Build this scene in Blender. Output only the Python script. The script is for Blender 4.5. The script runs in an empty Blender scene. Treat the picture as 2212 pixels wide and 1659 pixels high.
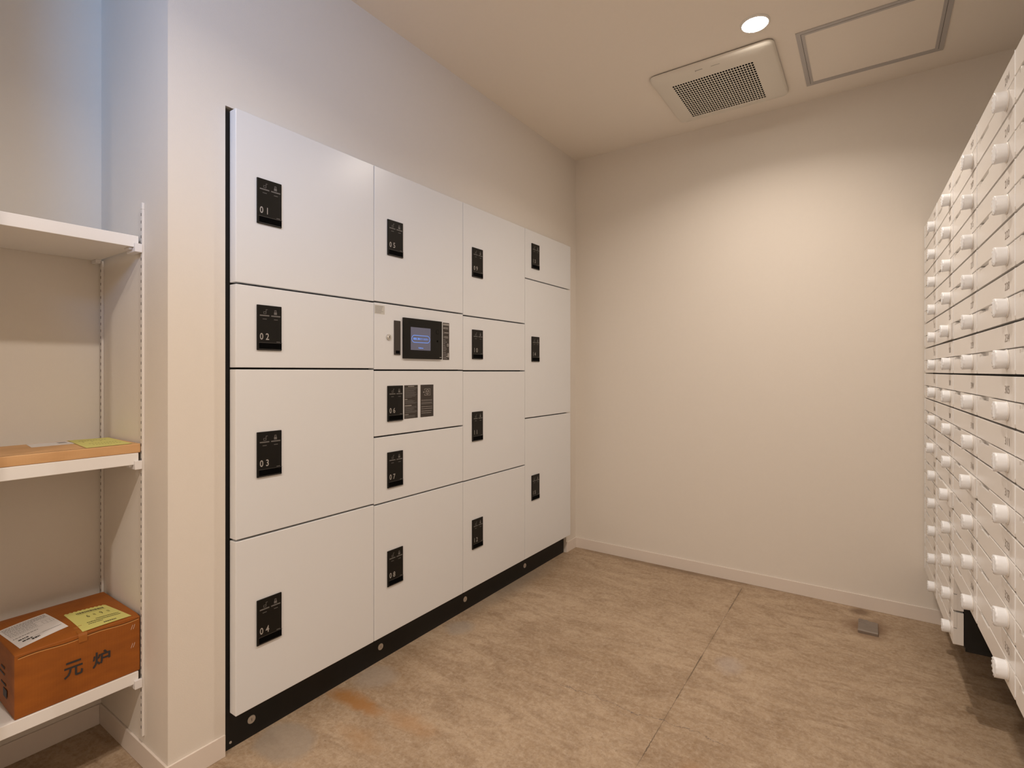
import bpy, bmesh, math, random
from mathutils import Vector, Matrix
random.seed(7)
D = bpy.data
C = bpy.context.scene.collection

# ---------------------------------------------------------------- camera
TH = math.atan(774 / 1125.0)
CAMH = 1.091
cam = D.objects.new('camera', D.cameras.new('camera'))
C.objects.link(cam)
cam.data.sensor_width = 36.0
cam.data.lens = 36.0 * 1125.0 / 2212.0
cam.data.shift_y = -27.5 / 2212.0
cam.data.clip_start = 0.02
cam.location = (0, 0, CAMH)
cam.rotation_euler = (math.pi / 2, 0, TH - math.pi / 2)
bpy.context.scene.camera = cam

# ---------------------------------------------------------------- world, lights, exposure
sc = bpy.context.scene
sc.view_settings.view_transform = 'Standard'
sc.view_settings.look = 'None'
sc.view_settings.exposure = 0.09
sc.view_settings.gamma = 1.0
sc.view_settings.use_curve_mapping = False
w = D.worlds.new('world'); sc.world = w; w.use_nodes = True
w.node_tree.nodes['Background'].inputs[0].default_value = (0.55, 0.7, 1.0, 1)
w.node_tree.nodes['Background'].inputs[1].default_value = 0.3

WARM = (1.0, 0.875, 0.765)
CEIL = 2.40
# (x, y, watts) of the ceiling downlights; the first is the one in the photograph,
# the second hangs above the camera, the third behind it is added unseen fill
LAMPS = [(2.13, 0.357, 7.4), (0.38, 0.50, 9.6), (-1.25, 0.35, 19.5)]
for i, (lx, ly, e) in enumerate(LAMPS):
    l = D.lights.new('downlight_glow', 'AREA'); l.shape = 'DISK'; l.size = 0.085
    l.energy = e; l.color = WARM; l.spread = math.radians((144, 145, 168)[i])
    o = D.objects.new('downlight_glow', l); o.location = (lx, ly, CEIL - 0.0085); C.objects.link(o)
    o.visible_camera = True
# added unseen spot behind the camera that makes the blue wash on the alcove
l = D.lights.new('added_spot_glow', 'SPOT'); l.energy = 112; l.color = (0.19, 0.49, 1.0)
l.spot_size = math.radians(46); l.spot_blend = 1.0; l.shadow_soft_size = 0.26
SPOT = Vector((-0.95, 0.05, 2.24)); AIM = Vector((0.78, 1.70, 2.12))
o = D.objects.new('added_spot_glow', l); o.location = SPOT; C.objects.link(o)
o.rotation_euler = (AIM - SPOT).to_track_quat('-Z', 'Y').to_euler()

# ---------------------------------------------------------------- materials
MATS = {}
def nd(nt, t, **k):
    n = nt.nodes.new(t)
    for a, b in k.items():
        setattr(n, a, b)
    return n
def mat(name, col, rough=0.5, metal=0.0, spec=0.5, noise=0.0, nscale=40, bump=0.0, bscale=300, emit=None, coat=0.0):
    if name in MATS: return MATS[name]
    m = D.materials.new(name); m.use_nodes = True; nt = m.node_tree
    b = nt.nodes['Principled BSDF']
    b.inputs['Base Color'].default_value = (*col, 1)
    b.inputs['Roughness'].default_value = rough
    b.inputs['Metallic'].default_value = metal
    b.inputs['Specular IOR Level'].default_value = spec
    b.inputs['Coat Weight'].default_value = coat
    b.inputs['Coat Roughness'].default_value = 0.12
    tc = nd(nt, 'ShaderNodeTexCoord')
    if noise:
        n = nd(nt, 'ShaderNodeTexNoise'); n.inputs['Scale'].default_value = nscale; n.inputs['Detail'].default_value = 4
        r = nd(nt, 'ShaderNodeMapRange'); r.inputs[3].default_value = 1 - noise; r.inputs[4].default_value = 1 + noise
        v = nd(nt, 'ShaderNodeVectorMath', operation='SCALE'); v.inputs[0].default_value = col
        nt.links.new(tc.outputs['Object'], n.inputs['Vector'])
        nt.links.new(n.outputs['Fac'], r.inputs[0]); nt.links.new(r.outputs[0], v.inputs['Scale'])
        nt.links.new(v.outputs[0], b.inputs['Base Color'])
    if bump:
        n2 = nd(nt, 'ShaderNodeTexNoise'); n2.inputs['Scale'].default_value = bscale; n2.inputs['Detail'].default_value = 3
        bp = nd(nt, 'ShaderNodeBump'); bp.inputs['Strength'].default_value = bump; bp.inputs['Distance'].default_value = 0.001
        nt.links.new(tc.outputs['Object'], n2.inputs['Vector'])
        nt.links.new(n2.outputs['Fac'], bp.inputs['Height']); nt.links.new(bp.outputs[0], b.inputs['Normal'])
    if emit:
        b.inputs['Emission Color'].default_value = (*emit[0], 1); b.inputs['Emission Strength'].default_value = emit[1]
    MATS[name] = m
    return m

M_wall = mat('wallpaper', (0.79, 0.735, 0.665), 0.9, noise=0.012, nscale=60, bump=0.25, bscale=420)
M_ceil = mat('ceiling_paper', (0.90, 0.835, 0.75), 0.9, noise=0.012, nscale=60, bump=0.2, bscale=420)
M_base = mat('vinyl_baseboard', (0.78, 0.70, 0.63), 0.55)
M_door = mat('locker_white', (0.80, 0.81, 0.825), 0.27, spec=0.5, noise=0.006, nscale=25)
M_black = mat('black_steel', (0.012, 0.011, 0.010), 0.55, spec=0.3, noise=0.2, nscale=30)
M_panel = mat('black_plastic', (0.009, 0.008, 0.0065), 0.4, spec=0.22)
M_panel2 = mat('dark_print_film', (0.040, 0.031, 0.026), 0.5)
M_slot = mat('slot_black', (0.002, 0.002, 0.002), 0.8, spec=0.05)
M_ink = mat('grey_ink', (0.42, 0.39, 0.36), 0.6)
M_inkd = mat('dim_grey_ink', (0.16, 0.15, 0.14), 0.6)
M_edge = mat('panel_edge', (0.055, 0.05, 0.047), 0.45)
M_chrome = mat('chrome', (0.72, 0.71, 0.69), 0.25, metal=1.0)
M_bolt = mat('bolt_zinc', (0.62, 0.58, 0.53), 0.4, metal=0.6)
M_screen = mat('screen_glow', (0.02, 0.02, 0.03), 0.3, emit=((0.30, 0.27, 0.35), 0.30))
M_blue = mat('screen_blue', (0.02, 0.05, 0.2), 0.3, emit=((0.16, 0.36, 1.0), 1.0))
M_box = mat('mailbox_white', (0.84, 0.815, 0.785), 0.27, spec=0.5)
M_knob = mat('knob_white', (0.90, 0.92, 0.95), 0.35, spec=0.5)
M_num = mat('mailbox_number_ink', (0.30, 0.25, 0.21), 0.6)
M_shelf = mat('shelf_laminate', (0.90, 0.88, 0.86), 0.35)
M_rail = mat('rail_white', (0.80, 0.76, 0.72), 0.4)
M_clip = mat('clip_white', (0.84, 0.82, 0.82), 0.35)
M_alu = mat('frame_aluminium', (0.50, 0.48, 0.47), 0.5, metal=0.3)
M_seam = mat('seam_dark', (0.06, 0.045, 0.035), 0.8)
M_fan = mat('fan_plastic', (0.80, 0.76, 0.68), 0.4)
M_steel = mat('worn_steel', (0.36, 0.33, 0.31), 0.33, metal=1.0, noise=0.15, nscale=60)
M_white = mat('label_paper', (0.80, 0.77, 0.76), 0.6)
M_yel = mat('yellow_paper', (0.66, 0.63, 0.20), 0.7)
M_inkb = mat('black_print', (0.03, 0.028, 0.03), 0.6)
M_inkg = mat('grey_print', (0.34, 0.32, 0.31), 0.7)
M_inky = mat('olive_print', (0.14, 0.13, 0.05), 0.7)
M_lamp = mat('lamp_lens', (0.9, 0.9, 0.85), 0.4, emit=((1.0, 0.90, 0.78), 125.0))
M_lampt = mat('lamp_trim', (0.85, 0.83, 0.78), 0.4)

M_tape = mat('clear_tape', (0.36, 0.115, 0.012), 0.1, spec=0.8)
M_stick = mat('info_sticker_paper', (0.62, 0.60, 0.54), 0.5)

def cardboard(name, c1, c2):
    m = D.materials.new(name); m.use_nodes = True; nt = m.node_tree; b = nt.nodes['Principled BSDF']
    tc = nd(nt, 'ShaderNodeTexCoord')
    n = nd(nt, 'ShaderNodeTexNoise'); n.inputs['Scale'].default_value = 14; n.inputs['Detail'].default_value = 6
    mp = nd(nt, 'ShaderNodeMapping'); mp.inputs['Scale'].default_value = (1, 1, 3)
    cr = nd(nt, 'ShaderNodeValToRGB'); cr.color_ramp.elements[0].position = 0.3; cr.color_ramp.elements[1].position = 0.72
    cr.color_ramp.elements[0].color = (*c1, 1); cr.color_ramp.elements[1].color = (*c2, 1)
    nt.links.new(tc.outputs['Object'], mp.inputs[0]); nt.links.new(mp.outputs[0], n.inputs['Vector'])
    nt.links.new(n.outputs['Fac'], cr.inputs[0]); nt.links.new(cr.outputs[0], b.inputs['Base Color'])
    wv = nd(nt, 'ShaderNodeTexWave'); wv.inputs['Scale'].default_value = 55; wv.bands_direction = 'X'
    bp = nd(nt, 'ShaderNodeBump'); bp.inputs['Strength'].default_value = 0.12; bp.inputs['Distance'].default_value = 0.001
    nt.links.new(tc.outputs['Object'], wv.inputs['Vector']); nt.links.new(wv.outputs['Fac'], bp.inputs['Height'])
    nt.links.new(bp.outputs[0], b.inputs['Normal']); b.inputs['Roughness'].default_value = 0.62
    return m
M_card = cardboard('parcel_cardboard', (0.27, 0.075, 0.004), (0.36, 0.105, 0.007))
M_card2 = cardboard('package_cardboard', (0.60, 0.34, 0.15), (0.70, 0.42, 0.20))
M_cardd = mat('cardboard_seam', (0.13, 0.045, 0.008), 0.9)
M_cardl = mat('cardboard_crease', (0.70, 0.36, 0.12), 0.7)

def concrete():
    m = D.materials.new('worn_concrete'); m.use_nodes = True; nt = m.node_tree; b = nt.nodes['Principled BSDF']
    L = nt.links.new
    tc = nd(nt, 'ShaderNodeTexCoord')
    def noise(scale, detail, rough=0.6, dist=0.0, sc3=None, rot=0.0, off=(0, 0, 0)):
        mp = nd(nt, 'ShaderNodeMapping'); mp.inputs['Scale'].default_value = sc3 or (1, 1, 1)
        mp.inputs['Rotation'].default_value = (0, 0, rot); mp.inputs['Location'].default_value = off
        n = nd(nt, 'ShaderNodeTexNoise'); n.inputs['Scale'].default_value = scale; n.inputs['Detail'].default_value = detail
        n.inputs['Roughness'].default_value = rough; n.inputs['Distortion'].default_value = dist
        L(tc.outputs['Object'], mp.inputs[0]); L(mp.outputs[0], n.inputs['Vector']); return n.outputs['Fac']
    def rng(f, a, b_, c=0.0, d=1.0):
        r = nd(nt, 'ShaderNodeMapRange'); r.inputs[1].default_value = a; r.inputs[2].default_value = b_
        r.inputs[3].default_value = c; r.inputs[4].default_value = d; L(f, r.inputs[0]); return r.outputs[0]
    def math_(op, a, b_=None):
        n = nd(nt, 'ShaderNodeMath', operation=op)
        for i, v in enumerate((a, b_)):
            if v is None: continue
            if isinstance(v, (int, float)): n.inputs[i].default_value = v
            else: L(v, n.inputs[i])
        return n.outputs[0]
    def mix(fac, a, b_):
        n = nd(nt, 'ShaderNodeMix', data_type='RGBA')
        if isinstance(fac, float): n.inputs[0].default_value = fac
        else: L(fac, n.inputs[0])
        for s, v in ((6, a), (7, b_)):
            if isinstance(v, tuple): n.inputs[s].default_value = (*v, 1)
            else: L(v, n.inputs[s])
        return n.outputs[2]
    big = noise(1.7, 5, 0.6, 0.6)
    col = mix(rng(big, 0.35, 0.65), (0.31, 0.205, 0.115), (0.43, 0.31, 0.20))
    # trowel sweeps across the slab
    s1 = noise(3.2, 12, 0.72, 1.6, (2.2, 1.0, 1), 0.55)
    col = mix(rng(s1, 0.42, 0.70, 0, 0.60), col, (0.52, 0.395, 0.27))
    s2 = noise(3.6, 13, 0.76, 1.8, (2.6, 1.0, 1), 0.40, (3, 7, 0))
    col = mix(rng(s2, 0.46, 0.66, 0, 0.80), col, (0.215, 0.13, 0.065))
    s4 = noise(8.0, 12, 0.78, 1.2, (3.0, 1.1, 1), 0.75, (1, 2, 0))
    col = mix(rng(s4, 0.54, 0.68, 0, 0.5), col, (0.26, 0.175, 0.10))
    fine = noise(70, 8, 0.8)
    col = mix(rng(fine, 0.42, 0.72, 0, 0.5), col, (0.64, 0.53, 0.42))
    mid = noise(22, 10, 0.8, 1.0, (1.6, 1.0, 1), 0.6, (9, 4, 0))
    col = mix(rng(mid, 0.50, 0.72, 0, 0.6), col, (0.20, 0.115, 0.055))
    mid2 = noise(30, 10, 0.8, 1.5, (1.3, 1.0, 1), 0.2, (2, 8, 0))
    col = mix(rng(mid2, 0.54, 0.74, 0, 0.6), col, (0.60, 0.48, 0.36))
    sp = noise(160, 4, 0.7)
    col = mix(rng(sp, 0.60, 0.68, 0, 0.6), col, (0.12, 0.08, 0.05))
    # light thin scratches
    s3 = noise(9, 8, 0.7, 2.4, (1, 6, 1), -0.5)
    col = mix(rng(s3, 0.64, 0.72, 0, 0.45), col, (0.66, 0.56, 0.44))
    # blotches with places of their own: (x, y, radius, colour, strength)
    sep = nd(nt, 'ShaderNodeSeparateXYZ'); L(tc.outputs['Object'], sep.inputs[0])
    wob = noise(9, 5, 0.6)
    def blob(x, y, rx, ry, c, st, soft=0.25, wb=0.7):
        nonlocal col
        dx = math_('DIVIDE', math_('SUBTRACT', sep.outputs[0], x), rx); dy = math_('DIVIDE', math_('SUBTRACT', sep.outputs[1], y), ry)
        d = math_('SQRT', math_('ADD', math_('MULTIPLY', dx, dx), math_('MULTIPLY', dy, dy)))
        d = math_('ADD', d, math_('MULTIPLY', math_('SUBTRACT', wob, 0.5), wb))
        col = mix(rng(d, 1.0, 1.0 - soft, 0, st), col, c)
    blob(0.885, 1.42, 0.085, 0.11, (0.34, 0.285, 0.23), 0.7, 0.25, 0.7)
    blob(1.26, 1.46, 0.08, 0.09, (0.37, 0.31, 0.255), 0.6, 0.4, 0.8)
    blob(1.70, 1.44, 0.08, 0.07, (0.37, 0.32, 0.27), 0.6, 0.5, 0.8)
    blob(1.12, 1.40, 0.045, 0.12, (0.36, 0.165, 0.045), 0.85, 0.6, 2.0)
    blob(1.02, 1.26, 0.05, 0.10, (0.44, 0.25, 0.11), 0.5, 0.8, 1.6)
    blob(1.15, 1.18, 0.05, 0.12, (0.44, 0.23, 0.09), 0.45, 0.8, 1.8)
    blob(2.68, 0.01, 0.12, 0.10, (0.17, 0.09, 0.045), 0.75, 0.6, 1.3)
    blob(2.84, 0.04, 0.05, 0.05, (0.14, 0.08, 0.04), 0.7, 0.6, 1.2)
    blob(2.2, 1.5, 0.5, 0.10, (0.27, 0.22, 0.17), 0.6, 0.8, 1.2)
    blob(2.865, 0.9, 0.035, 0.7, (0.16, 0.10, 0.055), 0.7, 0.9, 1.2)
    blob(2.05, 0.43, 0.08, 0.06, (0.42, 0.35, 0.31), 0.5, 0.6, 0.8)
    blob(1.45, 0.40, 0.06, 0.05, (0.40, 0.22, 0.10), 0.45, 0.8, 1.5)
    # control-joint crack running towards the far wall
    wv = noise(7, 4, 0.6); w2 = noise(60, 3, 0.6)
    dl = math_('ABSOLUTE', math_('SUBTRACT', math_('ADD', sep.outputs[1], math_('MULTIPLY', math_('SUBTRACT', w2, 0.5), 0.006)), 0.532))
    wd = rng(noise(5, 4, 0.7, 0, (1, 1, 1), 0, (5, 5, 5)), 0.45, 0.62, 0.0007, 0.0026)
    crack = math_('LESS_THAN', dl, wd)
    xm = math_('MULTIPLY', rng(sep.outputs[0], 1.36, 1.42), rng(sep.outputs[0], 2.83, 2.80))
    col = mix(math_('MULTIPLY', math_('MULTIPLY', crack, xm), 0.75), col, (0.075, 0.05, 0.03))
    halo = rng(dl, 0.018, 0.0, 0.0, 0.35)
    col = mix(math_('MULTIPLY', math_('MULTIPLY', halo, xm), rng(wv, 0.5, 0.6)), col, (0.16, 0.10, 0.05))
    # a cross hair crack
    dc = math_('ABSOLUTE', math_('SUBTRACT', math_('ADD', sep.outputs[0], math_('MULTIPLY', math_('SUBTRACT', noise(6, 8, 0.7), 0.5), 0.12)), 1.60))
    cc = math_('MULTIPLY', math_('LESS_THAN', dc, 0.0012), math_('LESS_THAN', math_('ABSOLUTE', math_('SUBTRACT', sep.outputs[1], 0.62)), 0.27))
    col = mix(math_('MULTIPLY', cc, 0.7), col, (0.09, 0.07, 0.07))
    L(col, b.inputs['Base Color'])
    rr = rng(big, 0.3, 0.7, 0.42, 0.62); L(rr, b.inputs['Roughness'])
    bp = nd(nt, 'ShaderNodeBump'); bp.inputs['Strength'].default_value = 0.25; bp.inputs['Distance'].default_value = 0.002
    L(s1, bp.inputs['Height']); L(bp.outputs[0], b.inputs['Normal'])
    return m
M_floor = concrete()

# ---------------------------------------------------------------- mesh helpers
class MB:
    """collects shapes and links them as ONE mesh object"""
    def __init__(s):
        s.bm = bmesh.new(); s.mats = []
    def mi(s, m):
        if m not in s.mats: s.mats.append(m)
        return s.mats.index(m)
    def add(s, verts, faces, m):
        k = s.mi(m); vs = [s.bm.verts.new(v) for v in verts]
        for f in faces:
            try:
                fc = s.bm.faces.new([vs[i] for i in f]); fc.material_index = k
            except ValueError: pass
        return vs
    def box(s, x0, x1, y0, y1, z0, z1, m, bev=0.0, seg=2):
        t = bmesh.new()
        vs = [t.verts.new((x, y, z)) for x in (x0, x1) for y in (y0, y1) for z in (z0, z1)]
        for f in ((0, 1, 3, 2), (4, 6, 7, 5), (0, 4, 5, 1), (2, 3, 7, 6), (0, 2, 6, 4), (1, 5, 7, 3)):
            t.faces.new([vs[i] for i in f])
        if bev: bmesh.ops.bevel(t, geom=t.edges[:], offset=bev, segments=seg, profile=0.5, affect='EDGES')
        s.merge(t, m)
    def merge(s, t, m, mtx=None, smooth=False):
        k = s.mi(m)
        bmesh.ops.recalc_face_normals(t, faces=t.faces[:])
        mp = {}
        for v in t.verts:
            mp[v] = s.bm.verts.new(mtx @ v.co if mtx else v.co)
        for f in t.faces:
            try:
                nf = s.bm.faces.new([mp[v] for v in f.verts]); nf.material_index = k; nf.smooth = smooth
            except ValueError: pass
        t.free()
    def poly(s, pts, m, axis='y', a=0.0, b=0.01, bev=0.0, seg=2):
        """outline pts extruded from a to b along axis; bevel on the a side"""
        t = bmesh.new()
        def P(p, h):
            return {'y': (p[0], h, p[1]), 'x': (h, p[0], p[1]), 'z': (p[0], p[1], h)}[axis]
        va = [t.verts.new(P(p, a)) for p in pts]; vb = [t.verts.new(P(p, b)) for p in pts]
        fa = t.faces.new(va); t.faces.new(vb[::-1]); n = len(pts)
        for i in range(n):
            t.faces.new((va[i], va[(i + 1) % n], vb[(i + 1) % n], vb[i]))
        if bev: bmesh.ops.bevel(t, geom=list(fa.edges), offset=bev, segments=seg, profile=0.5, affect='EDGES')
        s.merge(t, m)
    def cyl(s, p, ax, r0, r1, h, m, n=32, smooth=True, caps=True):
        z = Vector(ax).normalized(); x = z.orthogonal().normalized(); y = z.cross(x); p = Vector(p)
        k = s.mi(m); A = []; B = []
        for i in range(n):
            a = 2 * math.pi * i / n; d = x * math.cos(a) + y * math.sin(a)
            A.append(s.bm.verts.new(p + d * r0)); B.append(s.bm.verts.new(p + z * h + d * r1))
        for i in range(n):
            j = (i + 1) % n; f = s.bm.faces.new((A[i], A[j], B[j], B[i])); f.material_index = k; f.smooth = smooth
        if caps:
            for ring in (A[::-1], B):
                f = s.bm.faces.new(ring); f.material_index = k
    def build(s, name, parent=None, loc=None, rot=None):
        me = D.meshes.new(name); s.bm.to_mesh(me); s.bm.free()
        for m in s.mats: me.materials.append(m)
        o = D.objects.new(name, me); C.objects.link(o)
        if parent: o.parent = parent
        if loc: o.location = loc
        if rot: o.rotation_euler = rot
        return o

TXT = {}
def text_bm(body, bold=0.0):
    """flat outline mesh of a text, cap height about 0.7 at size 1"""
    key = (body, bold)
    if key not in TXT:
        cu = D.curves.new('t', 'FONT'); cu.body = body; cu.size = 1.0; cu.resolution_u = 3; cu.offset = bold
        cu.space_character = 1.0
        o = D.objects.new('t', cu); C.objects.link(o)
        dg = bpy.context.evaluated_depsgraph_get(); ev = o.evaluated_get(dg); me = ev.to_mesh()
        V = [tuple(v.co) for v in me.vertices]; F = [tuple(p.vertices) for p in me.polygons]
        ev.to_mesh_clear(); D.objects.remove(o); D.curves.remove(cu)
        TXT[key] = (V, F)
    return TXT[key]
def put_text(mb, body, m, center, u, v, wdt, hgt, bold=0.0):
    """text fitted in a wdt x hgt rectangle centred at center, axes u (right) and v (up)"""
    V, F = text_bm(body, bold)
    if not V: return
    xs = [p[0] for p in V]; ys = [p[1] for p in V]
    x0, x1, y0, y1 = min(xs), max(xs), min(ys), max(ys)
    u = Vector(u); v = Vector(v); c = Vector(center)
    vs = [c + u * ((p[0] - (x0 + x1) / 2) / (x1 - x0) * wdt) + v * ((p[1] - (y0 + y1) / 2) / (y1 - y0) * hgt) for p in V]
    mb.add(vs, F, m)

def tag(o, label=None, cat=None, group=None, kind=None):
    if label: o['label'] = label
    if cat: o['category'] = cat
    if group: o['group'] = group
    if kind: o['kind'] = kind
    return o
def thing(name, label, cat, loc=(0, 0, 0), rz=0.0, group=None):
    o = D.objects.new(name, None); C.objects.link(o); o.location = loc; o.rotation_euler = (0, 0, rz)
    o.empty_display_size = 0.05
    return tag(o, label, cat, group)
def struct(mb, name):
    return tag(mb.build(name), kind='structure')

# ---------------------------------------------------------------- the room
XB = 2.891      # far wall
YL = 1.509      # locker wall
YA = 1.969      # back of the shelf alcove
YR = -0.66      # wall behind the mailboxes
XR = -1.9       # wall behind the camera
T = 0.12
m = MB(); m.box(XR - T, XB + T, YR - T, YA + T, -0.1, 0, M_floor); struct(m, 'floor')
m = MB(); m.box(XR - T, XB + T, YR - T, YA + T, CEIL, CEIL + 0.1, M_ceil); struct(m, 'ceiling')
m = MB(); m.box(XB, XB + T, YR - T, YA + T, 0, CEIL, M_wall); struct(m, 'wall_back')
m = MB(); m.box(XR - T, XB, YR - T, YR, 0, CEIL, M_wall); struct(m, 'wall_right')
m = MB(); m.box(XR - T, XR, YR, YA + T, 0, CEIL, M_wall); struct(m, 'wall_rear')
# locker wall with the recess for the lockers, open to the floor
m = MB()
m.poly([(0.61, 0), (0.757, 0), (0.757, 1.846), (2.768, 1.846), (2.768, 0), (XB, 0), (XB, CEIL), (0.61, CEIL)], M_wall, 'y', YL, YA)
m.box(0.15, XB, YA, YA + T, 0, CEIL, M_wall)
m.box(XR, 0.15, YL, YA + T, 0, CEIL, M_wall)  # unseen end of the alcove, its edge set to block the added cool light
struct(m, 'wall_left')
BH = 0.062
m = MB(); m.box(XB - 0.006, XB, YR, YL, 0, BH, M_base, 0.0015); struct(m, 'baseboard_back')
m = MB()
m.box(0.604, 0.755, YL - 0.006, YL, 0, BH, M_base, 0.0015)
m.box(0.604, 0.61, YL, YA, 0, BH, M_base, 0.0015)
m.box(0.15, 0.604, YA - 0.006, YA, 0, BH, M_base, 0.0015)
m.box(2.77, XB - 0.006, YL - 0.006, YL, 0, BH, M_base, 0.0015)
m.box(XR, 0.15, YL - 0.006, YL, 0, BH, M_base, 0.0015)
struct(m, 'baseboard_left')
m = MB(); m.box(XR, XB - 0.006, YR, YR + 0.006, 0, BH, M_base, 0.0015); struct(m, 'baseboard_right')

# ---------------------------------------------------------------- ceiling fittings
LL = ['round downlight glowing in the ceiling between locker wall and exhaust fan',
      'round ceiling downlight above the camera position, beside the shelf alcove',
      'unseen fill downlight added near the wall behind the camera']
for i, (lx, ly, e) in enumerate(LAMPS):
    t = thing('downlight', LL[i], 'ceiling light', (lx, ly, CEIL), group='ceiling downlights')
    m = MB()
    n = 40; k = m.mi(M_lampt)
    prof = [(0.052, 0.0), (0.0515, -0.004), (0.048, -0.007), (0.0455, -0.007), (0.0445, -0.003)]
    rings = [[m.bm.verts.new((r * math.cos(2 * math.pi * j / n), r * math.sin(2 * math.pi * j / n), z)) for j in range(n)] for r, z in prof]
    for a, b in zip(rings, rings[1:]):
        for j in range(n):
            f = m.bm.faces.new((a[j], a[(j + 1) % n], b[(j + 1) % n], b[j])); f.material_index = k; f.smooth = True
    m.build('trim_ring', t)
    m = MB(); m.cyl((0, 0, -0.0060), (0, 0, 1), 0.0448, 0.0448, 0.006, M_lamp, 40); m.build('lens', t)
# made-up housing for the added cool light
t = thing('added_spot', 'added unseen cool ceiling spot turned to the shelf alcove', 'ceiling light', (SPOT.x, SPOT.y, CEIL))
d = (AIM - SPOT).normalized()
m = MB(); m.cyl((0, 0, -0.015), (0, 0, 1), 0.045, 0.045, 0.015, M_lampt); m.build('mount', t)
p = Vector((0, 0, SPOT.z - CEIL)) - d * 0.30
m = MB(); m.cyl(p + Vector((0, 0, 0.03)), (0, 0, 1), 0.008, 0.008, -p.z - 0.04, M_lampt); m.build('stem', t)
m = MB(); m.cyl(p, d, 0.035, 0.06, 0.10, M_lampt); m.build('head', t)

# exhaust fan cover
fx0, fx1, fy0, fy1 = 2.255, 2.742, 0.313, 0.815
t = thing('exhaust_fan', 'square cream plastic exhaust fan cover on ceiling with dark mesh grille', 'exhaust fan', ((fx0 + fx1) / 2, (fy0 + fy1) / 2, CEIL))
cx, cy_ = (fx0 + fx1) / 2, (fy0 + fy1) / 2
gx0, gx1, gy0, gy1 = 2.342 - cx, 2.684 - cx, 0.400 - cy_, 0.738 - cy_
hx, hy = (fx1 - fx0) / 2, (fy1 - fy0) / 2
def rrect(x0, x1, y0, y1, r, n=6):
    pts = []
    for (ax, ay, s) in ((x1 - r, y1 - r, 0), (x0 + r, y1 - r, 1), (x0 + r, y0 + r, 2), (x1 - r, y0 + r, 3)):
        for i in range(n + 1):
            a = math.pi / 2 * (s + i / n); pts.append((ax + r * math.cos(a), ay + r * math.sin(a)))
    return pts
m = MB(); k = m.mi(M_fan); bm = m.bm
prof = [(0.0, -0.004), (0.0, -0.012), (0.004, -0.017), (0.012, -0.020), (0.05, -0.0255)]
rings = []
for ins, z in prof:
    r = max(0.03 - ins * 0.3, 0.004)
    rings.append([bm.verts.new((x, y, z)) for x, y in rrect(-hx + ins, hx - ins, -hy + ins, hy - ins, r)])
for a, b in zip(rings, rings[1:]):
    for j in range(len(a)):
        f = bm.faces.new((a[j], a[(j + 1) % len(a)], b[(j + 1) % len(a)], b[j])); f.material_index = k; f.smooth = True
inner = [bm.verts.new((x, y, -0.0262)) for x, y in rrect(gx0, gx1, gy0, gy1, 0.0005)]
a = rings[-1]
for j in range(len(a)):
    f = bm.faces.new((a[j], a[(j + 1) % len(a)], inner[(j + 1) % len(a)], inner[j])); f.material_index = k
m.build('cover', t)
NX, NY = 18, 30
m = MB()
for i in range(NX + 1):
    x = gx0 + (gx1 - gx0) * i / NX; hw = 0.0026
    m.box(x - hw, x + hw, gy0, gy1, -0.0264, -0.0252, M_fan)
for j in range(NY + 1):
    y = gy0 + (gy1 - gy0) * j / NY; hw = 0.0016
    m.box(gx0, gx1, y - hw, y + hw, -0.0262, -0.0250, M_fan)
m.build('grille', t)
m = MB(); m.box(gx0 - 0.01, gx1 + 0.01, gy0 - 0.01, gy1 + 0.01, -0.014, -0.006, M_slot); m.build('dark_interior', t)
m = MB()
for (a0, a1, b0, b1) in ((-0.262, -0.259, 0.025, 0.055), (-0.262, -0.254, 0.053, 0.055), (-0.260, -0.2585, -0.045, -0.01), (-0.252, -0.2505, -0.04, -0.012)):
    m.box(a0 + 0.045 - 0.0, a1 + 0.045, b0, b1, -0.0235, -0.0228, M_inkg)
m.build('cover_marks', t)

# ceiling access hatch
t = thing('access_hatch', 'square ceiling access hatch with grey aluminium frame beside the fan', 'access hatch', (2.511, -0.002, CEIL))
hx, hy = 0.225, 0.242
m = MB()
def frame(mb, hx, hy, w_, z0, z1, mt, bev=0.0):
    mb.box(-hx, hx, hy - w_, hy, z0, z1, mt, bev); mb.box(-hx, hx, -hy, -hy + w_, z0, z1, mt, bev)
    mb.box(-hx, -hx + w_, -hy + w_, hy - w_, z0, z1, mt, bev); mb.box(hx - w_, hx, -hy + w_, hy - w_, z0, z1, mt, bev)
frame(m, hx, hy, 0.016, -0.003, 0.0, M_alu); m.build('outer_frame', t)
m = MB(); frame(m, hx - 0.0175, hy - 0.0175, 0.011, -0.0035, 0.0, M_alu)
frame(m, hx - 0.0158, hy - 0.0158, 0.0019, -0.001, 0.0, M_seam); m.build('inner_frame', t)
m = MB(); m.box(-hx + 0.0285, hx - 0.0285, -hy + 0.0285, hy - 0.0285, -0.002, 0, M_ceil); m.build('panel', t)

# ---------------------------------------------------------------- steel plate on the floor
t = thing('floor_plate', 'small worn steel plate screwed to the floor near the far baseboard', 'floor plate', (2.68, 0.008, 0))
m = MB()
m.poly([(-0.068, 0.0), (0.060, 0.0), (0.060, 0.006), (-0.060, 0.013), (-0.068, 0.010)], M_steel, 'y', -0.035, 0.035, 0.001)
m.build('plate', t)
m = MB(); m.box(0.03, 0.062, 0.0, 0.034, 0.0062, 0.0085, M_steel); m.build('raised_tab', t)

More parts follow.
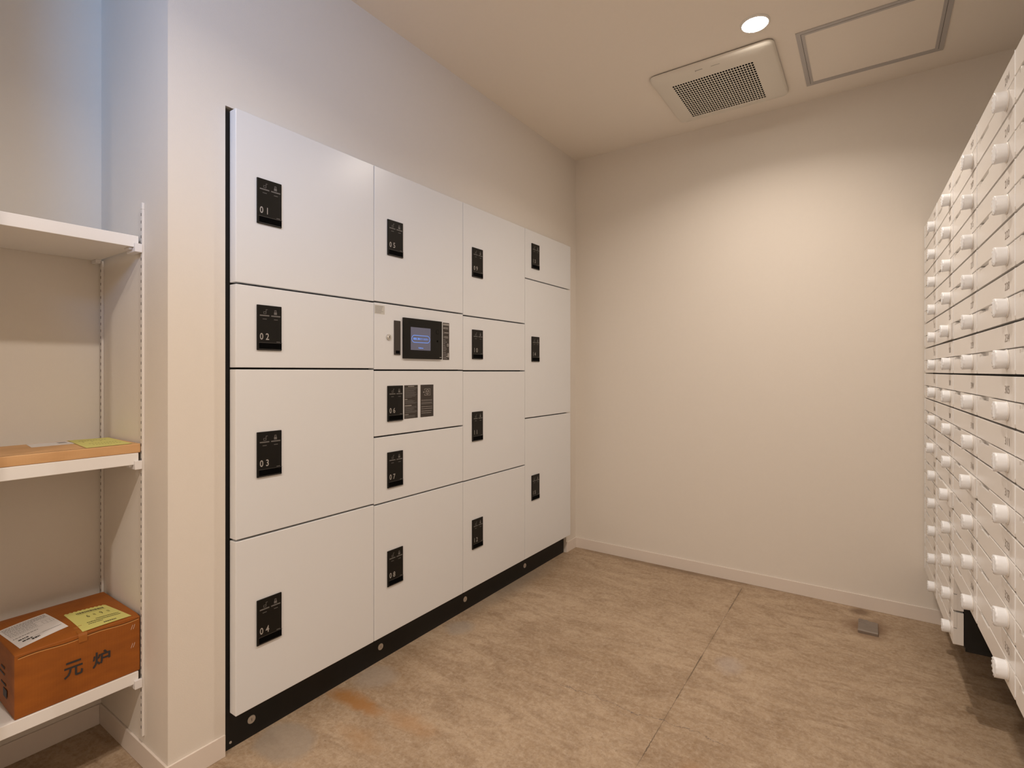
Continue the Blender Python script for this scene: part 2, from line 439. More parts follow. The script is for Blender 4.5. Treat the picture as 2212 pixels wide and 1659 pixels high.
# ---------------------------------------------------------------- parcel lockers
YD = 1.474
X0, W = 0.767, 0.498
ZB, ZT = 0.116, 1.834
SPLITS = [[1.341, 1.099, 0.611], [1.343, 1.095, 0.852, 0.606], [1.337, 1.093, 0.605], [1.575, 0.846]]
NUM = [['01', '02', '03', '04'], ['05', None, '06', '07', '08'], ['09', '10', '11', '12'], ['13', '14', '15']]
PTOP = {'01': 1.657, '02': 1.286, '03': 0.913, '04': 0.422, '05': 1.655, '06': 1.037, '07': 0.790, '08': 0.424, '09': 1.649,
        '10': 1.279, '11': 0.908, '12': 0.422, '13': 1.768, '14': 1.275, '15': 0.540}
LLAB = ['white parcel locker column nearest the shelf alcove, its doors numbered 01 to 04',
        'white parcel locker column with the touch screen, its doors numbered 05 to 08',
        'white parcel locker column right of the touch screen, its doors numbered 09 to 12',
        'white parcel locker column at the far corner, its three doors numbered 13 to 15']
U = (1, 0, 0); V3 = (0, 0, 1)
def lock_panel(num, parent, x, ztop):
    """x: left edge, in the parent's frame; y = 0 is the door face"""
    w_, h = 0.078, 0.133
    m = MB()
    m.box(x, x + w_ - 0.001, -0.0045, 0.0, ztop - h, ztop, M_panel, 0.0015)
    y = -0.0048
    def q(x0, x1, z0, z1, mt, yy=y): m.box(x + x0, x + x1, yy, -0.0040, ztop - z1, ztop - z0, mt)
    q(0.008, 0.037, 0.029, 0.0325, M_inkd); q(0.043, 0.072, 0.029, 0.0325, M_inkd)
    # open and closed padlock marks
    q(0.052, 0.061, 0.019, 0.026, M_inkd)
    q(0.0535, 0.055, 0.013, 0.019, M_inkd); q(0.058, 0.0595, 0.013, 0.019, M_inkd); q(0.0535, 0.0595, 0.0125, 0.0142, M_inkd)
    q(0.019, 0.0275, 0.019, 0.0202, M_inkd); q(0.019, 0.0275, 0.0248, 0.026, M_inkd); q(0.019, 0.0202, 0.019, 0.026, M_inkd); q(0.0263, 0.0275, 0.019, 0.026, M_inkd)
    q(0.0263, 0.0275, 0.0125, 0.019, M_inkd); q(0.0263, 0.032, 0.0125, 0.0137, M_inkd)
    for a in (0.017, 0.052):
        for k_ in range(4): q(a + k_ * 0.0032, a + 0.0022 + k_ * 0.0032, 0.040, 0.042, M_inkd)
    q(0.060, 0.071, 0.1065, 0.108, M_inkd)
    q(0.005, 0.078, 0.1100, 0.1112, M_edge); q(0.005, 0.0775, 0.1295, 0.131, M_edge)
    q(0.006, 0.0765, 0.1118, 0.129, M_slot)
    for ch, dx in ((num[0], 0.013), (num[1], 0.0310)):
        V, F = text_bm(ch); h_ = 0.0195
        rt = (max(p[0] for p in V) - min(p[0] for p in V)) / (max(p[1] for p in V) - min(p[1] for p in V))
        put_text(m, ch, M_ink, (x + dx, -0.0051, ztop - 0.0925), U, V3, h_ * rt * 0.84, h_, 0.012)
    m.build('lock_panel', parent)
def text_lines(m, x0, x1, z0, z1, mt, y, n, jag=0.35, h=0.5, seed=0, dash=0.004):
    r = random.Random(seed); st = (z0 - z1) / n
    for i in range(n):
        z = z0 - (i + 0.5) * st; e = x0 + (x1 - x0) * (1 - r.random() * jag); x = x0
        while x < e:
            l_ = dash * (0.5 + 1.2 * r.random()); m.box(x, min(x + l_, e), y, y + 0.0002, z - st * h / 2, z + st * h / 2, mt); x += l_ + dash * 0.22
for c in range(4):
    xc = X0 + W * c
    t = thing('parcel_locker', LLAB[c], 'parcel locker', (xc, YD, 0), group='parcel lockers in the wall recess')
    xa = -0.008 if c == 0 else 0.0; xb = W + (0.004 if c == 3 else 0.0)
    m = MB(); m.box(xa + 0.0002, xb - 0.0002, 0.040, 0.48, ZB + 0.001, ZT, M_black); m.build('body', t)
    m = MB(); m.box(xa + 0.0002, xb - 0.0002, 0.050, 0.47, 0, ZB, M_black); m.build('kick_plate', t)
    m = MB()
    m.cyl((0.074, 0.0505, 0.051), (0, -1, 0), 0.0125, 0.0115, 0.0025, M_bolt)
    m.box(0.0735, 0.0745, 0.0475, 0.0485, 0.047, 0.055, M_slot); m.build('bolt', t)
    if c == 0:
        m = MB(); m.cyl((0.012, 0.0505, 0.018), (0, -1, 0), 0.004, 0.0035, 0.0015, M_bolt); m.build('bolt', t)
    zs = [ZT] + SPLITS[c] + [ZB]
    for i, (zt, zb) in enumerate(zip(zs, zs[1:])):
        g = 0.0028
        zt_ = zt - (g if i else 0); zb_ = zb + (g if i < len(zs) - 2 else 0)
        m = MB(); m.box(0.0012, W - 0.0012, 0, 0.033, zb_, zt_, M_door, 0.0016); dr = m.build('door', t)
        num = NUM[c][i]
        if num:
            dr['label'] = 'white door numbered ' + num
            lock_panel(num, dr, 0.061, PTOP[num])
        else:
            dr['label'] = 'white control door with touch screen'
            m = MB()                                            # touch screen unit
            px0, px1 = 1.4025 - xc, 1.6185 - xc
            m.box(px0, px1, -0.008, 0, 1.140, 1.297, M_panel, 0.0015)
            sx0, sx1, sz0, sz1 = 1.439 - xc, 1.549 - xc, 1.174, 1.263
            m.box(sx0, sx1, -0.0084, -0.0079, sz0, sz1, M_screen)
            cxs = (sx0 + sx1) / 2; zc = 1.218; a, b, th = 0.0505, 0.0145, 0.0016
            def cap(rr, hh):
                pts = []
                for s_, c0 in ((-math.pi / 2, hh), (math.pi / 2, -hh)):
                    for q_ in range(13):
                        an = s_ + math.pi * q_ / 12; pts.append((cxs + c0 + rr * math.cos(an), zc + rr * math.sin(an)))
                return pts
            po = cap(b, a - b); pi_ = cap(b - th, a - b); n = len(po)
            m.add([(p[0], -0.0087, p[1]) for p in po + pi_], [(j, (j + 1) % n, n + (j + 1) % n, n + j) for j in range(n)], M_blue)
            put_text(m, '画面に触れてください', M_blue, (cxs, -0.0087, zc + 0.0005), U, V3, 0.082, 0.0085, 0.01)
            put_text(m, 'Fulltime', M_blue, (cxs, -0.0087, 1.183), U, V3, 0.026, 0.0045, 0.02)
            # speaker / sensor rings and small logo, right of the screen
            m.cyl((1.590 - xc, -0.0079, 1.252), (0, -1, 0), 0.009, 0.009, 0.0006, M_slot)
            m.cyl((1.590 - xc, -0.0084, 1.252), (0, -1, 0), 0.0078, 0.0076, 0.0006, M_panel)
            m.cyl((1.590 - xc, -0.0079, 1.214), (0, -1, 0), 0.004, 0.004, 0.0006, M_slot)
            m.box(1.603 - xc, 1.614 - xc, -0.0084, -0.0079, 1.1465, 1.149, M_ink)
            m.build('touch_panel', dr)
            m = MB()                                            # card reader slot
            m.box(1.3595 - xc, 1.3905 - xc, -0.004, 0, 1.153, 1.282, M_panel2, 0.001)
            m.box(1.366 - xc, 1.385 - xc, -0.0045, -0.0035, 1.158, 1.169, M_slot); m.build('card_reader', dr)
            m = MB()
            m.cyl((1.334 - xc, 0, 1.2175), (0, -1, 0), 0.0115, 0.0105, 0.004, M_chrome)
            m.cyl((1.334 - xc, -0.0039, 1.2175), (0, -1, 0), 0.008, 0.007, 0.002, M_chrome)
            m.box(1.333 - xc, 1.335 - xc, -0.0064, -0.0055, 1.2125, 1.2225, M_slot); m.build('key_lock', dr)
            m = MB()                                            # small maker's label
            m.box(1.267 - xc, 1.3145 - xc, -0.0005, 0, 1.300, 1.332, M_stick)
            text_lines(m, 1.270 - xc, 1.309 - xc, 1.330, 1.302, M_inkg, -0.0008, 6, 0.3, 0.4, 3, 0.003); m.build('small_label', dr)
            m = MB()                                            # instruction strip
            a0, a1 = 1.631 - xc, 1.671 - xc
            m.box(a0, a1, -0.0006, 0, 1.139, 1.295, M_panel2)
            y = -0.0009
            m.box(a0 + 0.002, a1 - 0.002, y, -0.0005, 1.2825, 1.2845, M_inkd)
            text_lines(m, a0 + 0.002, a1 - 0.002, 1.292, 1.284, M_ink, y, 1, 0.0, 0.8, 5, 0.004)
            for q_, zc_ in enumerate((1.272, 1.253, 1.234)):
                put_text(m, str(q_ + 1), M_ink, (a0 + 0.0065, y, zc_), U, V3, 0.004, 0.0075)
                text_lines(m, a0 + 0.011, a1 - 0.004, zc_ + 0.005, zc_ - 0.005, M_ink, y, 2 if q_ != 1 else 1, 0.15, 0.45 if q_ != 1 else 0.35, q_, 0.004)
            for q_, zc_ in enumerate((1.222, 1.214, 1.207, 1.199, 1.192, 1.185, 1.178, 1.170, 1.163, 1.156, 1.149, 1.144)):
                text_lines(m, a0 + 0.003, a1 - 0.012, zc_ + 0.002, zc_ - 0.002, M_inkg, y, 1, 0.5, 0.5, q_ + 20, 0.003)
            m.box(a1 - 0.014, a1 - 0.004, y, -0.0005, 1.196, 1.207, M_ink)
            m.box(a1 - 0.0115, a1 - 0.0065, y - 0.0002, y, 1.1985, 1.2045, M_panel2)
            m.box(a1 - 0.010, a1 - 0.003, y, -0.0005, 1.150, 1.168, M_ink)
            m.box(a1 - 0.019, a1 - 0.011, y, -0.0005, 1.152, 1.156, M_ink)
            m.build('instruction_strip', dr)
        if num == '06':
            m = MB(); a0, a1, z0, z1 = 1.4125 - xc, 1.4845 - xc, 0.908, 1.037; y = -0.0009
            m.box(a0, a1, -0.0006, 0, z0, z1, M_panel2)
            text_lines(m, a0 + 0.020, a1 - 0.020, 1.0345, 1.0295, M_ink, y, 1, 0.0, 0.6, 2, 0.004)
            text_lines(m, a0 + 0.003, a1 - 0.003, 1.028, 1.024, M_inkd, y, 1, 0.0, 0.6, 3, 0.004)
            text_lines(m, a0 + 0.003, a1 - 0.003, 1.023, 0.988, M_inkd, y, 10, 0.5, 0.45, 4, 0.0025)
            text_lines(m, a0 + 0.003, a0 + 0.016, 0.984, 0.981, M_ink, y, 1, 0.0, 0.8, 5, 0.003)
            text_lines(m, a0 + 0.003, a1 - 0.003, 0.980, 0.964, M_inkd, y, 5, 0.5, 0.45, 6, 0.0025)
            text_lines(m, a0 + 0.003, a0 + 0.038, 0.960, 0.956, M_ink, y, 1, 0.0, 0.8, 7, 0.003)
            text_lines(m, a0 + 0.003, a1 - 0.003, 0.955, 0.928, M_inkd, y, 8, 0.4, 0.45, 8, 0.0025)
            text_lines(m, a0 + 0.003, a0 + 0.022, 0.925, 0.922, M_ink, y, 1, 0.0, 0.8, 9, 0.003)
            text_lines(m, a0 + 0.003, a1 - 0.003, 0.921, 0.910, M_inkd, y, 3, 0.3, 0.45, 10, 0.0025)
            m.build('rules_sticker', dr)
            m = MB(); a0, a1 = 1.500 - xc, 1.574 - xc
            m.box(a0, a1, -0.0006, 0, z0, z1, M_panel2)
            def q(x0, x1, za, zb): m.box(a0 + x0, a0 + x1, y, -0.0005, za, zb, M_ink)
            s = 0.0012
            q(0.022, 0.056, 1.0195, 1.0195 + s); q(0.022, 0.056, 0.994, 0.994 + s); q(0.055, 0.056, 0.994, 1.0205)
            q(0.022, 0.0232, 1.0135, 1.0205); q(0.022, 0.0232, 0.994, 1.001)
            q(0.016, 0.024, 1.0065, 1.0085)
            m.add([(a0 + 0.013, y, 1.0075), (a0 + 0.018, y, 1.011), (a0 + 0.018, y, 1.004)], [(0, 1, 2)], M_ink)
            hexp = [(0.039 + 0.0105 * math.sin(math.pi / 3 * k_), 1.0075 + 0.0095 * math.cos(math.pi / 3 * k_)) for k_ in range(6)]
            def seg(p, q2, w_=0.0008):
                d_ = Vector((q2[0] - p[0], q2[1] - p[1])).normalized(); nn = Vector((-d_.y, d_.x)) * w_
                m.add([(a0 + p[0] + nn.x, y, p[1] + nn.y), (a0 + q2[0] + nn.x, y, q2[1] + nn.y), (a0 + q2[0] - nn.x, y, q2[1] - nn.y), (a0 + p[0] - nn.x, y, p[1] - nn.y)], [(0, 1, 2, 3)], M_ink)
            for k_ in range(6): seg(hexp[k_], hexp[(k_ + 1) % 6])
            for k_ in (1, 3, 5): seg((0.039, 1.0075), hexp[k_])
            for k_, zc_ in enumerate((0.975, 0.970, 0.964, 0.959, 0.949, 0.941, 0.932, 0.924)):
                text_lines(m, a0 + 0.005, a1 - 0.005, zc_ + 0.0015, zc_ - 0.0015, M_inkd if k_ in (1, 3) else M_ink, y, 1, 0.1 if k_ < 7 else 0.4, 0.5, 40 + k_, 0.003)
            m.build('notice_sticker', dr)

# ---------------------------------------------------------------- mailbox bank
AL = math.radians(1.5)
ux, uy = -math.cos(AL), -math.sin(AL)
OX, OY = 2.884, -0.196
BW, BHH, BTOP = 0.370, 0.107, 1.725
ORD = ['top', 'second', 'third', 'fourth', 'fifth', 'sixth', 'seventh', 'eighth', 'ninth', 'tenth', 'eleventh', 'twelfth', 'thirteenth', 'bottom']
COLS = ['column nearest the far wall', 'second column from the far wall', 'third column from the far wall',
        'fourth column from the far wall', 'column cut by the right picture edge']
def loc_at(c): return (OX + ux * BW * c, OY + uy * BW * c)
# master meshes, local frame: x to the right, y into the wall, z up
def front_outline(x0, x1, z0, z1, rbl=0.0, rbr=0.0, notch=None):
    pts = []
    def arc(cx, cz, r, a0, a1, n=6):
        for i in range(n + 1):
            a = a0 + (a1 - a0) * i / n; pts.append((cx + r * math.cos(a), cz + r * math.sin(a)))
    if rbl: arc(x0 + rbl, z0 + rbl, rbl, math.pi, 1.5 * math.pi)
    else: pts.append((x0, z0))
    if rbr: arc(x1 - rbr, z0 + rbr, rbr, 1.5 * math.pi, 2 * math.pi)
    else: pts.append((x1, z0))
    pts.append((x1, z1))
    if notch: pts += [(notch[1], z1), (notch[1], notch[2]), (notch[0], notch[2]), (notch[0], z1)]
    pts.append((x0, z1))
    return pts
m = MB()
m.poly(front_outline(0.001, BW - 0.001, 0.0022, 0.0525, 0.009, 0.003, (0.043, 0.136, 0.0435)), M_box, 'y', 0.0, 0.010, 0.0012)
m.box(0.0015, BW - 0.0015, 0.0095, 0.026, 0.0028, 0.1036, M_box, 0.001)
m.box(0.0355, 0.0370, -0.0002, 0.002, 0.0430, 0.0500, M_num)
m.box(0.0008, 0.0030, -0.0012, 0.004, 0.0100, 0.0520, M_knob, 0.0005)
ME_door = m.build('door'); 
m = MB()
m.poly(front_outline(0.001, BW - 0.001, 0.0550, 0.1042), M_box, 'y', 0.0, 0.0093, 0.0012)
m.box(0.0008, 0.0030, -0.0012, 0.004, 0.0550, 0.1040, M_knob, 0.0005)
ME_flap = m.build('mail_flap')
m = MB()                                           # dial knob
kx, kz = 0.307, 0.0325
m.cyl((kx, 0.0, kz), (0, -1, 0), 0.0210, 0.0205, 0.0025, M_box, 36)
n = 48; k = m.mi(M_knob)
prof = [(0.0185, -0.0020), (0.0190, -0.0060), (0.0198, -0.0170)]
rings = []
for r, y in prof: rings.append([m.bm.verts.new((kx + r * math.cos(2 * math.pi * j / n), y, kz + r * math.sin(2 * math.pi * j / n))) for j in range(n)])
tip = [m.bm.verts.new((kx + (0.0199 if (j // 2) % 2 else 0.0192) * math.cos(2 * math.pi * j / n), -0.0214 if (j // 2) % 2 else -0.0202,
        kz + (0.0199 if (j // 2) % 2 else 0.0192) * math.sin(2 * math.pi * j / n))) for j in range(n)]
rings.append(tip)
rings.append([m.bm.verts.new((kx + 0.0150 * math.cos(2 * math.pi * j / n), -0.0205, kz + 0.0150 * math.sin(2 * math.pi * j / n))) for j in range(n)])
for a, b in zip(rings, rings[1:]):
    for j in range(n):
        f = m.bm.faces.new((a[j], a[(j + 1) % n], b[(j + 1) % n], b[j])); f.material_index = k; f.smooth = True
f = m.bm.faces.new(rings[-1]); f.material_index = k
m.box(kx - 0.002, kx + 0.002, -0.0218, -0.0200, kz - 0.013, kz + 0.013, M_knob, 0.0006)
bmesh.ops.recalc_face_normals(m.bm, faces=m.bm.faces[:])
ME_knob = m.build('dial_knob')
m = MB(); m.box(0.0002, BW - 0.0002, 0.0275, 0.330, 0, BHH - 0.0001, M_black); ME_body = m.build('body')
for o in (ME_door, ME_flap, ME_knob, ME_body): C.objects.unlink(o)
AJAR = {(0, 8): 0.7, (1, 9): 1.1, (2, 8): 0.75, (1, 4): 0.8}
for c in range(5):
    nr = 14 if c < 2 else 12
    for r in range(nr):
        if r < 12: n_ = 6 * r + c + 1; num = 200 + n_ if n_ <= 35 else 300 + n_ - 35
        else: num = 338 + (r - 12) * 2 + c
        if r < 12 and n_ > 35: num = 300 + n_ - 35
        if r == 13: num = 340 + c
        if r == 12: num = 338 + c
        x, y = loc_at(c); z = BTOP - BHH * (r + 1)
        rowname = ORD[r] if r < 13 else 'fourteenth'
        lab = 'white mailbox %s with dial knob, %s row, %s' % (num, rowname, COLS[c])
        t = thing('mailbox', lab, 'mailbox', (x, y, z), math.pi + AL, 'mailboxes of the white mailbox bank')
        o = ME_body.copy(); C.objects.link(o); o.parent = t
        dr = ME_door.copy(); C.objects.link(dr); dr.parent = t
        fl = ME_flap.copy(); C.objects.link(fl); fl.parent = t
        kn = ME_knob.copy(); C.objects.link(kn); kn.parent = dr
        m = MB(); put_text(m, str(num), M_num, (0.307, -0.0003, 0.0770), U, V3, 0.037 if c < 5 else 0.03, 0.0165)
        m.build('number', fl)
        if (c, r) in AJAR:
            a = math.radians(AJAR[(c, r)]); dr.rotation_euler = (0, 0, -a)
for o in (ME_door, ME_flap, ME_knob, ME_body): D.objects.remove(o)
# black steel cradles under the two modules
def base_rail(c0, c1, z, lab):
    x, y = loc_at(c0); t_ = MB(); t_.box(0.001, BW * (c1 - c0) - 0.001, 0.030, 0.33, -0.013, -0.0003, M_black)
    o = t_.build('mounting_rail', loc=(x, y, z), rot=(0, 0, math.pi + AL)); tag(o, lab, 'mounting rail')
base_rail(0, 2, BTOP - 14 * BHH, 'black steel rail under the two taller mailbox columns at the far wall')
base_rail(2, 5, BTOP - 12 * BHH, 'black steel rail under the shorter mailbox columns nearest the camera')

# ---------------------------------------------------------------- shelf alcove
SZ = [1.4620, 0.8670, 0.2675]
SN = ['top white shelf board in the alcove, empty', 'middle white shelf board, carrying the flat cardboard package',
      'lowest white shelf board, carrying the large cardboard box']
for i, z in enumerate(SZ):
    t = thing('shelf', SN[i], 'shelf', (0.1, 1.8, z - 0.0315), group='white shelf boards in the alcove')
    m = MB(); m.box(0.051, 0.4975, 1.6565 - 1.8, YA - 1.8 - 0.001, 0, 0.0315, M_shelf, 0.0012); m.build('board', t)
    m = MB()
    m.box(0.486, 0.5035, 1.6485 - 1.8, 1.6565 - 1.8 - 0.0001, -0.0130, 0.0105, M_clip, 0.001)
    m.box(0.486, 0.5035, 1.6565 - 1.8, 1.705 - 1.8, -0.0130, -0.0002, M_clip, 0.001)
    m.box(0.478, 0.4855, 1.665 - 1.8, 1.700 - 1.8, -0.006, -0.0002, M_clip, 0.001); m.build('bracket', t)
    m = MB(); m.box(0.484, 0.497, 1.930 - 1.8, 1.966 - 1.8, -0.011, -0.0002, M_clip, 0.001); m.build('bracket', t)
for (ya, yb, zt, lab) in ((1.6515, 1.6625, 1.538, 'slotted white shelf rail at the front of the alcove side wall'),
                      (1.9480, 1.9590, 1.412, 'slotted white shelf rail in the back corner of the alcove')):
    t = thing('shelf_rail', lab, 'shelf rail', (0.61, (ya + yb) / 2, 0.085), group='slotted rails of the alcove')
    h = (yb - ya) / 2
    m = MB(); m.box(-0.0060, -0.0002, -h, h, 0, zt - 0.085, M_rail, 0.0006)
    k_ = 0
    zz = 0.02
    while zz < zt - 0.10:
        m.box(-0.0062, -0.0040, -0.0008, 0.0020, zz, zz + 0.008, M_slot); zz += 0.0205
    m.build('channel', t)
    m = MB(); m.box(-0.0068, -0.0002, -h - 0.0004, h + 0.0004, zt - 0.085, zt - 0.085 + 0.018, M_rail, 0.001); m.build('end_cap', t)

# flat cardboard package on the middle shelf
z0 = SZ[1] + 0.0005
t = thing('flat_package', 'flat light brown cardboard mailer with yellow slip on the middle shelf', 'package', (0.45, 1.77, z0))
px0, px1, py0, py1, ph = 0.30 - 0.45, 0.603 - 0.45, 1.6585 - 1.77, 1.893 - 1.77, 0.0245
m = MB(); m.box(px0, px1, py0, py1, 0, ph, M_card2, 0.0018)
m.box(px0, px1 - 0.11, py0 + 0.012, py0 + 0.0132, ph - 0.0002, ph + 0.0003, M_cardd)
m.build('carton', t)
m = MB()
def quad(mb, pts, z, mt, th=0.0006):
    mb.poly(pts, mt, 'z', z, z + th)
ph2 = ph + 0.0002
quad(m, [(0.408 - 0.45, 1.800 - 1.77), (0.500 - 0.45, 1.800 - 1.77), (0.500 - 0.45, 1.878 - 1.77), (0.416 - 0.45, 1.882 - 1.77)], ph2, M_white)
m.box(0.474 - 0.45, 0.492 - 0.45, 1.835 - 1.77, 1.862 - 1.77, ph2 + 0.0006, ph2 + 0.0008, M_inkg)
m.build('address_label', t)
m = MB()
yp = [(0.484 - 0.45, 1.664 - 1.77), (0.586 - 0.45, 1.668 - 1.77), (0.598 - 0.45, 1.872 - 1.77), (0.505 - 0.45, 1.885 - 1.77)]
quad(m, yp, ph2 + 0.0008, M_yel)
for k_, yy in enumerate((1.72, 1.75, 1.80, 1.83)):
    x = 0.515
    while x < 0.575: m.box(x - 0.45, x + 0.004 - 0.45, yy - 1.77, yy - 1.77 + 0.003, ph2 + 0.0014, ph2 + 0.0016, M_inky); x += 0.0065 if k_ != 2 else 0.02
m.build('yellow_slip', t)

# large cardboard box on the lowest shelf
z0 = SZ[2] + 0.0005
bx, by = 0.475, 1.80
t = thing('cardboard_box', 'large brown cardboard box with black characters on the lowest shelf', 'cardboard box', (bx, by, z0))
x0, x1, y0, y1, zt = 0.346 - bx, 0.602 - bx, 1.6595 - by, 1.925 - by, 0.152
def grid_box():
    """carton with slightly bulging faces"""
    tb = bmesh.new(); N = 10
    bmesh.ops.create_cube(tb, size=1.0)
    bmesh.ops.subdivide_edges(tb, edges=tb.edges[:], cuts=N, use_grid_fill=True)
    for v in tb.verts:
        a, b, c_ = v.co.x * 2, v.co.y * 2, v.co.z * 2
        x = x0 + (x1 - x0) * (a + 1) / 2; y = y0 + (y1 - y0) * (b + 1) / 2; z = zt * (c_ + 1) / 2
        if c_ > 0.999: z += 0.009 * (1 - a * a) * (1 - b * b) ** 0.5 - 0.004 * (a > 0.9 and b < -0.9)
        if b < -0.999: y -= 0.0025 * (1 - a * a) * (1 - c_ * c_)
        if a < -0.999: x -= 0.003 * (1 - b * b) * (1 - c_ * c_)
        v.co = (x, y, z)
    return tb
m = MB(); m.merge(grid_box(), M_card, smooth=False)
o = m.build('carton', t)
bv = o.modifiers.new('bevel', 'BEVEL'); bv.width = 0.002; bv.segments = 2; bv.limit_method = 'ANGLE'; bv.angle_limit = math.radians(60)
m = MB()
# flap edge along the front and little side crease
fy = y0 - 0.0030
def strip(pts, th, mt, yb=0.0):
    for p, q2 in zip(pts, pts[1:]):
        m.add([(p[0], p[1], p[2] - th), (q2[0], q2[1], q2[2] - th), (q2[0], q2[1], q2[2] + th), (p[0], p[1], p[2] + th)], [(0, 1, 2, 3)], mt)
def ffy(x, z):
    a = 2 * (x - x0) / (x1 - x0) - 1; c_ = 2 * z / zt - 1
    return y0 - 0.0025 * (1 - a * a) * (1 - c_ * c_) - 0.0004
pts = [(x, ffy(x, 0.1465) - 0.0002, 0.1440 + 0.002 * math.sin(k_ * 0.9)) for k_, x in enumerate([x0 + 0.006 + (x1 - x0 - 0.010) * i / 14 for i in range(15)])]
strip(pts, 0.0011, M_cardd)
strip([(p[0], p[1] - 0.0002, p[2] - 0.0022) for p in pts], 0.0009, M_cardl)
strip([(x0 + 0.008, ffy(x0 + 0.008, 0.07), 0.004), (x0 + 0.008, ffy(x0 + 0.008, 0.07) - 0.0005, 0.14)], 0.0, M_cardl)
for zc_ in (0.125, 0.075):
    for dx in (0.0, 0.005):
        a = x1 - 0.020 + dx
        m.add([(a - 0.002, fy + 0.002, zc_ - 0.006), (a - 0.0012, fy + 0.002, zc_ - 0.006), (a + 0.0028, fy + 0.002, zc_ + 0.006), (a + 0.002, fy + 0.002, zc_ + 0.006)], [(0, 1, 2, 3)], M_white)
m.build('flap_edge', t)
m = MB()
u2 = Vector((1, 0, 0.0)); zc = 0.072
for ch, xx, zz in (('元', 0.4555, 0.0725), ('炉', 0.5135, 0.0725)):
    put_text(m, ch, M_inkb, (xx - bx, y0 - 0.0034, zz), u2, V3, 0.0385, 0.040, 0.018)
m.build('black_characters', t)
def topz(x, y):
    a = 2 * (x - x0) / (x1 - x0) - 1; b = 2 * (y - y0) / (y1 - y0) - 1
    return zt + 0.009 * (1 - a * a) * (1 - b * b) ** 0.5
def draped(name, corners, mt, n=10, lift=0.0006, scallop=False, extra=None):
    mm = MB(); P = [Vector((c_[0] - bx, c_[1] - by)) for c_ in corners]     # bl, br, tr, tl
    def at(u_, v_, l_=lift):
        q_ = (P[0] * (1 - u_) + P[1] * u_) * (1 - v_) + (P[3] * (1 - u_) + P[2] * u_) * v_
        return (q_.x, q_.y, topz(q_.x, q_.y) + l_)
    vs = []; 
    for j in range(n + 1):
        for i in range(2 * n + 1):
            v_ = j / n
            if scallop and j == n: v_ += 0.02 if i % 2 else -0.02
            vs.append(at(i / (2 * n), v_))
    fs = [(j * (2 * n + 1) + i, j * (2 * n + 1) + i + 1, (j + 1) * (2 * n + 1) + i + 1, (j + 1) * (2 * n + 1) + i) for j in range(n) for i in range(2 * n)]
    mm.add(vs, fs, mt)
    def bar(u0, u1, v0, v1, mk):
        k_ = max(1, int((u1 - u0) * 10)); 
        for i in range(k_):
            a = u0 + (u1 - u0) * i / k_; b = u0 + (u1 - u0) * (i + 1) / k_
            l2 = lift + 0.0004
            mm.add([at(a, v0, l2), at(b, v0, l2), at(b, v1, l2), at(a, v1, l2)], [(0, 1, 2, 3)], mk)
    def words(u0, u1, v0, v1, mk, seed, d=0.03):
        r = random.Random(seed); x = u0
        while x < u1:
            l_ = d * (0.4 + r.random()); bar(x, min(x + l_, u1), v0, v1, mk); x += l_ + d * 0.25
    def ctext(s, u_, v_, w_, h_, mk):
        V, F = text_bm(s); xs = [p[0] for p in V]; ys = [p[1] for p in V]
        mm.add([at(u_ + ((p[0] - min(xs)) / (max(xs) - min(xs)) - 0.5) * w_, v_ + ((p[1] - min(ys)) / (max(ys) - min(ys)) - 0.5) * h_, lift + 0.0006) for p in V], F, mk)
    extra(bar, words, ctext)
    mm.build(name, t)
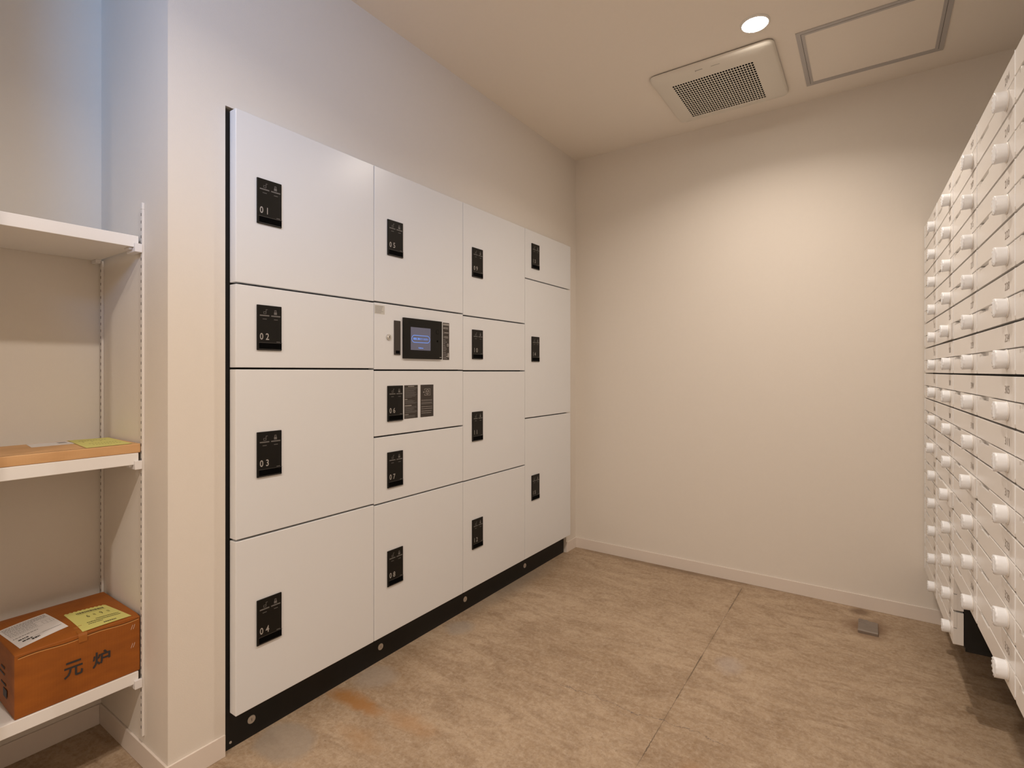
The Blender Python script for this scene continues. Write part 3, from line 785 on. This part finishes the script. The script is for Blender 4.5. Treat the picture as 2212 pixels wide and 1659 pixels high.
def ex_white(bar, words, ctext):
    for k_, v_ in enumerate((0.93, 0.885, 0.84, 0.79, 0.74, 0.66, 0.60, 0.54)): words(0.05, 0.95 if k_ < 4 else 0.62, v_ - 0.012, v_ + 0.010, M_inkg, k_, 0.05)
    bar(0.04, 0.96, 0.695, 0.702, M_inkg); bar(0.04, 0.70, 0.48, 0.486, M_inkg)
    words(0.05, 0.55, 0.38, 0.41, M_inkg, 21, 0.05); words(0.10, 0.30, 0.26, 0.30, M_inkb, 22, 0.05); words(0.14, 0.34, 0.17, 0.21, M_inkb, 23, 0.05)
    words(0.30, 0.46, 0.10, 0.15, M_inkb, 24, 0.04); bar(0.40, 0.62, 0.20, 0.206, M_inkg)
    words(0.55, 0.95, 0.19, 0.21, M_inkg, 25, 0.02)
    for a in (0.74, 0.82, 0.90, 0.955): bar(a, a + 0.006, 0.50, 0.64, M_inkg)
    bar(0.74, 0.96, 0.50, 0.506, M_inkg); bar(0.74, 0.96, 0.634, 0.64, M_inkg)
draped('address_label', [(0.362, 1.690), (0.462, 1.722), (0.450, 1.862), (0.348, 1.850)][0:1] + [(0.462, 1.718), (0.450, 1.862), (0.352, 1.848)], M_white, extra=ex_white)
def ex_yel(bar, words, ctext):
    words(0.22, 0.86, 0.80, 0.88, M_inky, 31, 0.05); bar(0.22, 0.86, 0.755, 0.762, M_inky)
    for s, u_, w_ in (('6', 0.36, 0.055), ('月', 0.50, 0.05), ('9', 0.66, 0.055), ('日', 0.82, 0.045)):
        ctext(s, u_, 0.58, w_, 0.14 if s in '69' else 0.09, M_inky)
    words(0.42, 0.92, 0.34, 0.37, M_inky, 32, 0.03); words(0.20, 0.92, 0.26, 0.29, M_inky, 33, 0.03); words(0.20, 0.50, 0.19, 0.215, M_inky, 35, 0.03)
    words(0.46, 0.72, 0.07, 0.11, M_inky, 34, 0.03)
draped('yellow_slip', [(0.476, 1.664), (0.585, 1.668), (0.566, 1.800), (0.474, 1.803)], M_yel, scallop=True, extra=ex_yel)
m = MB()
vs = []
for i in range(2):
    x = (0.466 if i == 0 else 0.484) - bx
    for (yy, zz) in ((1.70 - by, None), (y0 + 0.001, None), (y0 - 0.0018, zt - 0.004), (y0 - 0.0026, zt - 0.020)):
        vs.append((x, yy, (topz(x, max(yy, y0)) + 0.0007) if zz is None else zz))
m.add(vs, [(j, j + 4, j + 5, j + 1) for j in range(3)], M_tape); m.build('clear_tape', t)
m = MB()                                             # black print on the left side
for (ya, yb, za, zb) in ((0.02, 0.05, 0.10, 0.104), (0.02, 0.06, 0.085, 0.089), (0.0, 0.03, 0.035, 0.055), (0.01, 0.05, 0.062, 0.066)):
    m.box(x0 - 0.0036, x0 - 0.0030, ya - 0.09, yb - 0.09, za, zb, M_inkb)
m.build('side_print', t)
